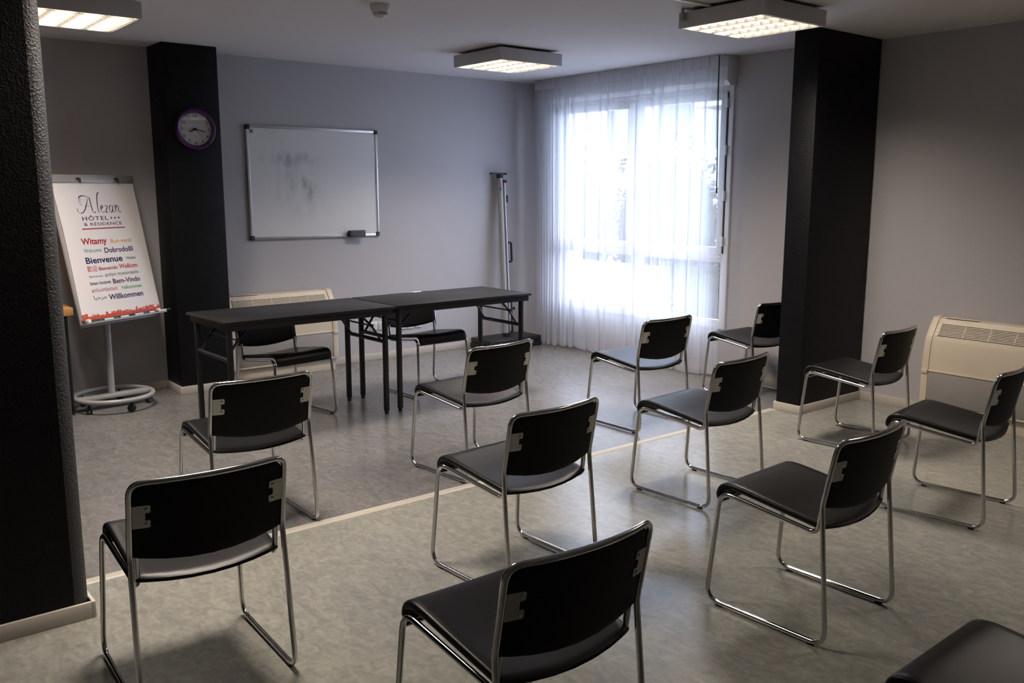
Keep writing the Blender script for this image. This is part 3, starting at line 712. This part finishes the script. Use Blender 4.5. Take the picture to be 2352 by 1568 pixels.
# logo lettering: calligraphic strokes
def stroke(pts, w0=.0014, w1=.0042, name='logo_stroke'):
    w0 *= 1.5; w1 *= 1.75
    P = catmull(pts, 6); n = len(P); vs = []; fs = []
    for i, (x, y) in enumerate(P):
        a = P[max(i - 1, 0)]; b = P[min(i + 1, n - 1)]; dx, dy = b[0] - a[0], b[1] - a[1]; l = math.hypot(dx, dy) + 1e-9
        slope = abs(dx * 0.6 + dy * 0.8) / l; w = w0 + (w1 - w0) * slope ** 1.5; w *= min(1, .35 + 4 * min(i, n - 1 - i) / n)
        vs += [(x - dy / l * w / 2, y + dx / l * w / 2, 0), (x + dy / l * w / 2, y - dx / l * w / 2, 0)]
    for i in range(n - 1): fs.append((2 * i, 2 * i + 1, 2 * i + 3, 2 * i + 2))
    me = bpy.data.meshes.new(name); me.from_pydata(vs, [], fs); to_board(me, .160, .2195, col=PLUM, name=name)
stroke([(.004, .034), (.0, .018), (.012, .004), (.036, .002), (.062, .022), (.085, .060), (.110, .108)])            # A left leg with swash
stroke([(.030, .096), (.040, .116), (.075, .122), (.118, .110), (.122, .100), (.124, .050), (.128, .012), (.140, .001), (.152, .010)], .0014, .0062)   # A right leg
stroke([(.066, .046), (.090, .050), (.122, .046)], .0014, .002)
stroke([(.036, .098), (.028, .080), (.036, .058), (.046, .050)], .0008, .002); stroke([(.046, .104), (.038, .088), (.044, .070), (.040, .056)], .0008, .0016)   # small flourish left of the letter
stroke([(.215, .138), (.210, .144), (.198, .136), (.184, .096), (.176, .040), (.178, .004), (.188, .001)], .0014, .0052)   # l
stroke([(.196, .026), (.212, .034), (.222, .046), (.212, .052), (.202, .036), (.202, .012), (.214, .001), (.230, .010)], .0014, .0046)   # e
stroke([(.236, .048), (.262, .048), (.238, .004), (.252, .004), (.268, .000)], .0016, .0040)   # z
stroke([(.306, .046), (.292, .052), (.278, .036), (.278, .010), (.288, .001), (.304, .022), (.308, .050), (.304, .016), (.310, .001), (.322, .008)], .0014, .0046)   # a
stroke([(.326, .046), (.332, .050), (.330, .002)], .0014, .0046); stroke([(.331, .024), (.346, .050), (.357, .044), (.356, .012), (.362, .001), (.374, .008)], .0014, .0046)   # n
for k in range(3):
    vs = [(0, 0, 0)] + [((.012 if i % 2 == 0 else .005) * math.cos(math.pi / 2 + i * math.pi / 5), (.012 if i % 2 == 0 else .005) * math.sin(math.pi / 2 + i * math.pi / 5), 0) for i in range(10)]
    me = bpy.data.meshes.new('star'); me.from_pydata(vs, [], [(0, i, i % 10 + 1) for i in range(1, 11)]); to_board(me, .434 + k * .034, .258, col=PLUM, name='printed_star')
me = bpy.data.meshes.new('rule'); me.from_pydata([(0, 0, 0), (.374, 0, 0), (.374, .0078, 0), (0, .0078, 0)], [], [(0, 1, 2, 3)]); to_board(me, .165, .334, col=(0.36, 0.012, 0.03), name='printed_rule')
# red skyline print along the foot of the sheet
sky = MB(); rnd = random.Random(5); x = 0.0
sky.add([(0, 0, 0), (W_, 0, 0), (W_, .024, 0), (0, .024, 0)], [(0, 1, 2, 3)])
while x < W_ - .012:
    w = min(rnd.uniform(.008, .034), W_ - x); h = .024 + rnd.uniform(.004, .022)
    if rnd.random() < .85:
        sky.add([(x, .024, 0), (x + w * .94, .024, 0), (x + w * .94, h, 0), (x, h, 0)], [(0, 1, 2, 3)])
        if rnd.random() < .45: sky.add([(x + w * .3, h, 0), (x + w * .6, h, 0), (x + w * .45, h + rnd.uniform(.004, .016), 0)], [(0, 1, 2)])
    x += w
me = bpy.data.meshes.new('skyline'); me.from_pydata(sky.v, [], sky.f); to_board(me, .0, H_, col=(0.55, 0.075, 0.04), name='printed_skyline')
win_s = MB(); rnd = random.Random(9)
for k in range(46):
    x = rnd.uniform(.01, W_ - .02); y = rnd.uniform(.018, .030); w = rnd.uniform(.003, .009)
    win_s.add([(x, y, 0), (x + w, y, 0), (x + w, y + .004, 0), (x, y + .004, 0)], [(0, 1, 2, 3)])
me = bpy.data.meshes.new('skyline_windows'); me.from_pydata(win_s.v, [], win_s.f); to_board(me, .0, H_, d=-.0026, col=(0.78, 0.66, 0.64), name='printed_skyline_window'); 
# marker pens on the tray
def marker(u0, length, col, capcol, label, proud=0.0):
    a = bp_(u0, H_ + .0135, -.036); org = base + a
    t = tag(empty('marker_pen', org), label, 'marker pen', 'marker pens on the easel tray')
    d = rv
    MB().tube([d * 0, d * (length * .62)], .0075, 10).build('barrel', M_white, t, smooth=40)
    MB().tube([d * (length * .62), d * length], .0082, 10).build('cap', capcol, t, smooth=40)
    MB().tube([d * -.006, d * 0], .0070, 10).build('end_plug', capcol, t, smooth=40)
M_cg = mat('marker_green', (0.01, 0.09, 0.07), 0.4); M_cr = mat('marker_red', (0.40, 0.015, 0.02), 0.4); M_cb = mat('marker_blue', (0.03, 0.06, 0.30), 0.4)
marker(.145, .125, None, M_cg, 'white marker with green ends, leftmost on the easel tray')
marker(.285, .118, None, M_black, 'white marker with black ends, second from left on the easel tray')
marker(.418, .120, None, M_cb, 'white marker with blue cap in the middle of the easel tray')
marker(.552, .075, None, M_cr, 'short marker with red cap on the easel tray')
marker(.638, .125, None, M_cg, 'white marker with dark green cap sticking out past the tray end')

# ------------------------------------------------------------------ display cabinet behind the stub
cb = tag(empty('display_cabinet', (0.90, 6.86, 0)), 'low glass display cabinet with light wooden top behind the left stub', 'cabinet')
cx0, cx1, cy0, cy1 = -.42, .50, -.204, .27
bxo('wooden_top', (cx0 - .02, cx1 + .042, cy0 - .02, cy1, .702, .757), M_wood, cb, 0.003)
bxo('glass_side', (cx1 - .006, cx1, cy0, cy1, .012, .702), M_smoked, cb); bxo('glass_side', (cx0, cx0 + .006, cy0, cy1, .012, .702), M_smoked, cb)
bxo('glass_front', (cx0 + .006, cx1 - .006, cy0, cy0 + .006, .012, .702), M_smoked, cb)
bxo('corner_profile', (cx1 - .004, cx1 + .004, cy0 - .004, cy0 + .004, .0, .702), M_black, cb); bxo('base_plinth', (cx0, cx1 - .01, cy0 + .01, cy1, .0, .012), M_black, cb)
for z in (.235, .470): bxo('shelf', (cx0 + .008, cx1 - .012, cy0 + .012, cy1 - .06, z, z + .045), M_wood, cb, 0.002)
bxo('back_panel', (cx0 + .006, cx1 - .006, cy1 - .012, cy1, .012, .702), M_black, cb)

# ------------------------------------------------------------------ fan coil heaters
def make_heater(w):
    """local: x along the wall (0..w), y away from wall (negative = out), z up"""
    t = empty('fan_coil_heater')
    pro = catmull([(-.182, .150), (-.182, .30), (-.178, .44), (-.165, .535), (-.150, .580)], 4)
    body = [(-.002, .150)] + pro + [(-.150, .582), (-.088, .668), (-.074, .690), (-.050, .697), (-.002, .697)]
    MB().prism(body, 0, .045, w - .045).build('body', M_cream, t, smooth=30)
    outer = [(-.002, .10), (-.190, .10)] + [(y - .008, z) for y, z in pro] + [(-.138, .612), (-.094, .676), (-.076, .697), (-.050, .703), (-.002, .703)]
    for a, b in ((0, .045), (w - .045, w)):
        MB().prism(outer, 0, a, b).build('end_cap', M_cream, t, bevel=.003)
        bxo('end_cap_step', (a + .002, b - .002, -.197, -.186, .320, .348), M_cream, t, .003)
    bxo('intake_panel', (.050, w - .050, -.186, -.180, .118, .335), M_creamd, t, .002)
    bxo('panel_rib', (.046, w - .046, -.190, -.178, .336, .346), M_cream, t, .002); bxo('panel_rib', (.046, w - .046, -.190, -.178, .104, .116), M_cream, t, .002)
    # slanted air outlet with slats
    a = Vector((0, -.152, .578)); b = Vector((0, -.090, .664)); d = (b - a); L = d.length; d.normalize(); nn = Vector((0, -d.z, d.y)); 
    vs = [];
    for (x, s, o) in [(x, s, o) for o in (.0006, .0030) for s in (.004, L - .004) for x in (.075, w - .075)]: vs.append(a + d * s + nn * o + Vector((x, 0, 0)))
    MB().add(vs, [(0, 2, 3, 1), (4, 5, 7, 6), (0, 1, 5, 4), (2, 6, 7, 3), (0, 4, 6, 2), (1, 3, 7, 5)]).build('outlet_recess', M_slot, t)
    for k in range(9):
        s = .008 + k * (L - .016) / 8; c = a + d * s
        vs = [c + d * ds + nn * dn + Vector((x, 0, 0)) for dn in (.002, .0075) for ds in (-.0026, .0026) for x in (.075, w - .075)]
        MB().add(vs, [(0, 2, 3, 1), (4, 5, 7, 6), (0, 1, 5, 4), (2, 6, 7, 3), (0, 4, 6, 2), (1, 3, 7, 5)]).build('slat', M_cream, t)
    for k in range(6):
        x = .075 + (w - .15) * k / 5
        vs = [a + d * s + nn * dn + Vector((xx, 0, 0)) for dn in (.002, .0080) for s in (.002, L - .002) for xx in (x - .0025, x + .0025)]
        MB().add(vs, [(0, 2, 3, 1), (4, 5, 7, 6), (0, 1, 5, 4), (2, 6, 7, 3), (0, 4, 6, 2), (1, 3, 7, 5)]).build('slat_brace', M_cream, t)
    bxo('control_flap', (.085, .30, -.072, -.012, .697, .7005), M_cream, t, .001)
    bxo('skirt', (.02, w - .02, -.165, -.002, .0, .103), M_cream, t, .003)
    return t
h1 = tag(make_heater(.97), 'cream fan coil heater behind the left table next to the pillar', 'heater', 'cream fan coil heaters'); h1.location = (2.645, YB - .013, 0)
h2_ = tag(copy_tree(h1), 'cream fan coil heater on the right wall behind the chairs', 'heater', 'cream fan coil heaters'); h2_.location = (XR - .013, 2.945, 0); h2_.rotation_euler = (0, 0, -math.pi / 2)

# ------------------------------------------------------------------ wall sockets
def socket(x, z, kind, label):
    t = tag(empty('wall_socket', (x, YB, z)), label, 'wall socket', 'sockets on the back wall')
    bxo('plate', (-.036, .036, -.011, -.0005, -.038, .038), M_white, t, .003)
    if kind:
        MB().lathe([(.024, -.0113), (.024, -.0125), (.020, -.0125)], 20, axis=1).build('round_well', M_black, t)
        MB().lathe([(.0225, -.0126), (.0225, -.0130)], 20, axis=1).build('well_floor', M_white, t)
        for s in (-1, 1): MB().lathe([(.003, -.0130), (.003, -.0134)], 8, (s * .009, 0, 0), axis=1).build('pin_hole', M_black, t)
        MB().lathe([(.0025, -.013), (.0025, -.022)], 8, (0, 0, .011), axis=1).build('earth_pin', M_alu, t)
    else:
        bxo('flap', (-.024, .024, -.014, -.011, -.004, .024), M_white, t, .002); bxo('label_strip', (-.022, .022, -.0118, -.011, -.020, -.010), M_greym, t)
socket(4.085, .318, True, 'white round socket, leftmost below the tables, partly behind the brace')
socket(4.165, .314, True, 'white round socket between the braces of the table legs')
socket(4.395, .296, False, 'white data outlet behind the leg of the right table')
socket(4.475, .294, False, 'white data outlet below the chair back behind the right table')
socket(4.565, .298, False, 'white data outlet, rightmost of the row on the back wall')

# ------------------------------------------------------------------ projection screen on its case, leaning in the corner
cs = tag(empty('equipment_case', (5.488, 6.955, 0)), 'flat black equipment case on the floor in the corner', 'case')
bxo('lower_shell', (-.33, .33, -.165, .165, .0, .052), M_black, cs, .010); bxo('lid', (-.328, .328, -.163, .163, .054, .105), M_black, cs, .014)
for x in (-.20, .20): bxo('latch', (x - .018, x + .018, -.172, -.164, .036, .070), M_chrome, cs, .002)
bxo('carry_handle', (-.06, .06, -.182, -.166, .040, .054), M_black, cs, .004)
ps = tag(empty('projection_screen', (5.478, 6.945, 0.108)), 'folded projection screen with silver tube leaning against the back wall', 'projection screen')
top = Vector((5.506, 7.085, 1.715)) - Vector((5.478, 6.945, 0.108)); ax = top.normalized(); LEN = top.length
sx = Vector((1, 0, 0)); sx = (sx - ax * sx.dot(ax)).normalized(); sy = ax.cross(sx).normalized()
def pp(x, y, s): return sx * x + sy * y + ax * s
MB().tube([pp(0, 0, .03), pp(0, 0, LEN - .05)], .029, 18).build('screen_housing', M_silver, ps, smooth=40)
MB().tube([pp(0, 0, 0), pp(0, 0, .03)], .033, 18).build('bottom_cap', M_black, ps, smooth=40); MB().tube([pp(0, 0, LEN - .05), pp(0, 0, LEN - .012)], .034, 18).build('top_cap', M_black, ps, smooth=40)
def pbox(name, x0, x1, y0, y1, s0, s1, m):
    vs = [pp(x, y, s) for s in (s0, s1) for y in (y0, y1) for x in (x0, x1)]
    return MB().add(vs, [(0, 2, 3, 1), (4, 5, 7, 6), (0, 1, 5, 4), (2, 6, 7, 3), (0, 4, 6, 2), (1, 3, 7, 5)]).build(name, m, ps, bevel=.002)
pbox('top_bar', -.115, .085, -.012, .012, LEN - .012, LEN + .004, M_black)
MB().tube([pp(.054, 0, .05), pp(.054, 0, LEN - .06)], .0125, 12).build('stand_pole', M_alu, ps, smooth=40)
pbox('dark_groove', .028, .042, -.006, .006, .04, LEN - .06, M_black)
pbox('pole_clamp', .030, .072, -.020, .020, LEN - .095, LEN - .065, M_black); pbox('pole_catch', .066, .086, -.012, .012, LEN - .285, LEN - .215, M_black)
hp = [pp(.066, 0, .93), pp(.110, 0, .93), pp(.110, 0, .74), pp(.066, 0, .74)]
MB().tube([p for p, _ in rounded(hp, [0, .015, .015, 0], 4)], .011, 8).build('carry_handle', M_black, ps, smooth=40)
pbox('folded_leg', .070, .088, -.010, .010, .03, .36, M_black)
c = pp(.105, 0, .27); MB().tube([pp(.088, 0, .27), c, pp(.118, 0, .27)], [.006, .016, .014], 12).build('tension_knob', M_black, ps, smooth=40)
pbox('maker_mark', -.020, -.006, -.0297, -.0292, LEN - .13, LEN - .085, M_red); pbox('maker_mark', -.020, -.008, -.0297, -.0292, LEN - .175, LEN - .135, M_ink)

# ------------------------------------------------------------------ outdoors beyond the window
struct(bxo('ground', (XO + .02, 40, -15, 45, -0.30, -0.22), M_concrete), 'pale paved ground outside the window', 'ground')
bd = tag(empty('neighbouring_building', (17.0, 15.0, -0.22)), 'pale rendered building seen through the curtain', 'building')
bxo('facade', (0, 6, -6.5, 14, 0, 7.5), M_render, bd)
bxo('balcony_slab', (-1.2, 0, -4.5, -1.6, 3.55, 3.75), M_render, bd); bxo('balcony_parapet', (-1.2, -1.1, -4.5, -1.6, 3.75, 4.7), M_facadegrey, bd)
for (y, z) in ((-.55, 3.05), (3.6, 3.05)):
    f = bxo('window', (-.06, 0, y, y + 1.0, z, z + 1.25), M_facadegrey, bd); bxo('window_sill', (-.16, 0, y - .08, y + 1.08, z - .08, z), M_facadegrey, f)
MB().tube([(-.08, 2.05, .0), (-.08, 2.05, 7.3)], .06, 8).build('downpipe', M_facadegrey, bd)
br = tag(empty('warning_barrier', (14.5, 15.35, -0.22)), 'red and white banded barrier standing outside by the far building', 'barrier')
for y in (-.42, .42): bxo('post', (-.03, .03, y - .03, y + .03, 0, 3.2), M_white, br)
for k, z in enumerate((2.35, 2.60, 2.85, 3.08)): bxo('red_board', (-.045, -.03, -.5, .5, z, z + .11), M_red, br)
def bush(loc, rx, ry, rz, n, label, seed):
    t = tag(empty('hedge_bush', loc), label, 'bush', 'bushes outside the window'); rnd = random.Random(seed)
    MB().tube([(0, 0, 0), (.03, .02, rz * .5), (.0, .05, rz)], [.06, .05, .03], 8).build('trunk', M_bark, t, smooth=40)
    bm = bmesh.new(); bmesh.ops.create_icosphere(bm, subdivisions=3, radius=1)
    for v in bm.verts:
        f = .82 + .10 * math.sin(v.co.x * 7 + seed) * math.sin(v.co.y * 6) + .06 * math.sin(v.co.z * 11 + v.co.y * 9); v.co = Vector((v.co.x * rx * f, v.co.y * ry * f, rz + v.co.z * rz * f * .97))
    me = bpy.data.meshes.new('foliage_core'); bm.to_mesh(me); bm.free(); link('foliage_core', me, M_leaf, t, True)
    m = MB()
    for _ in range(n):
        th = rnd.uniform(0, 6.283); c = rnd.uniform(-1, 1); s = math.sqrt(1 - c * c); r = rnd.uniform(.80, 1.04) if c < .6 or rnd.random() < .8 else rnd.uniform(1.05, 1.28)
        p = Vector((rx * r * s * math.cos(th), ry * r * s * math.sin(th), rz + rz * r * c * .97)); q = Matrix.Rotation(rnd.uniform(0, 6.28), 3, Vector((rnd.gauss(0, 1), rnd.gauss(0, 1), rnd.gauss(0, 1))).normalized())
        a = rnd.uniform(.03, .06)
        m.add([p + q @ Vector(v) for v in ((-a, 0, 0), (0, -a * .5, 0), (a, 0, .01), (0, a * .5, 0))], [(0, 1, 2, 3)])
    me = bpy.data.meshes.new('leaves'); me.from_pydata(m.v, [], m.f); o = link('leaves', me, M_leaf, t); o['kind'] = 'stuff'
bush((9.9, 8.75, -.22), .75, .93, 1.16, 2600, 'rounded clipped bush outside behind the right window sash', 1)
bush((9.7, 10.38, -.22), .5, .38, 1.15, 1300, 'slim bush outside behind the left window sash', 2)
bush((8.6, 6.85, -.22), .5, .55, .50, 1100, 'low bush outside close to the lower right pane', 3)
lw = tag(empty('low_garden_wall', (8.55, 8.75, -0.22)), 'low white garden wall outside in front of the bushes', 'garden wall')
bxo('wall_body', (-.08, .08, -1.05, 3.5, 0, .74), M_render, lw); bxo('coping', (-.12, .12, -1.05, 3.5, .74, .80), M_render, lw)
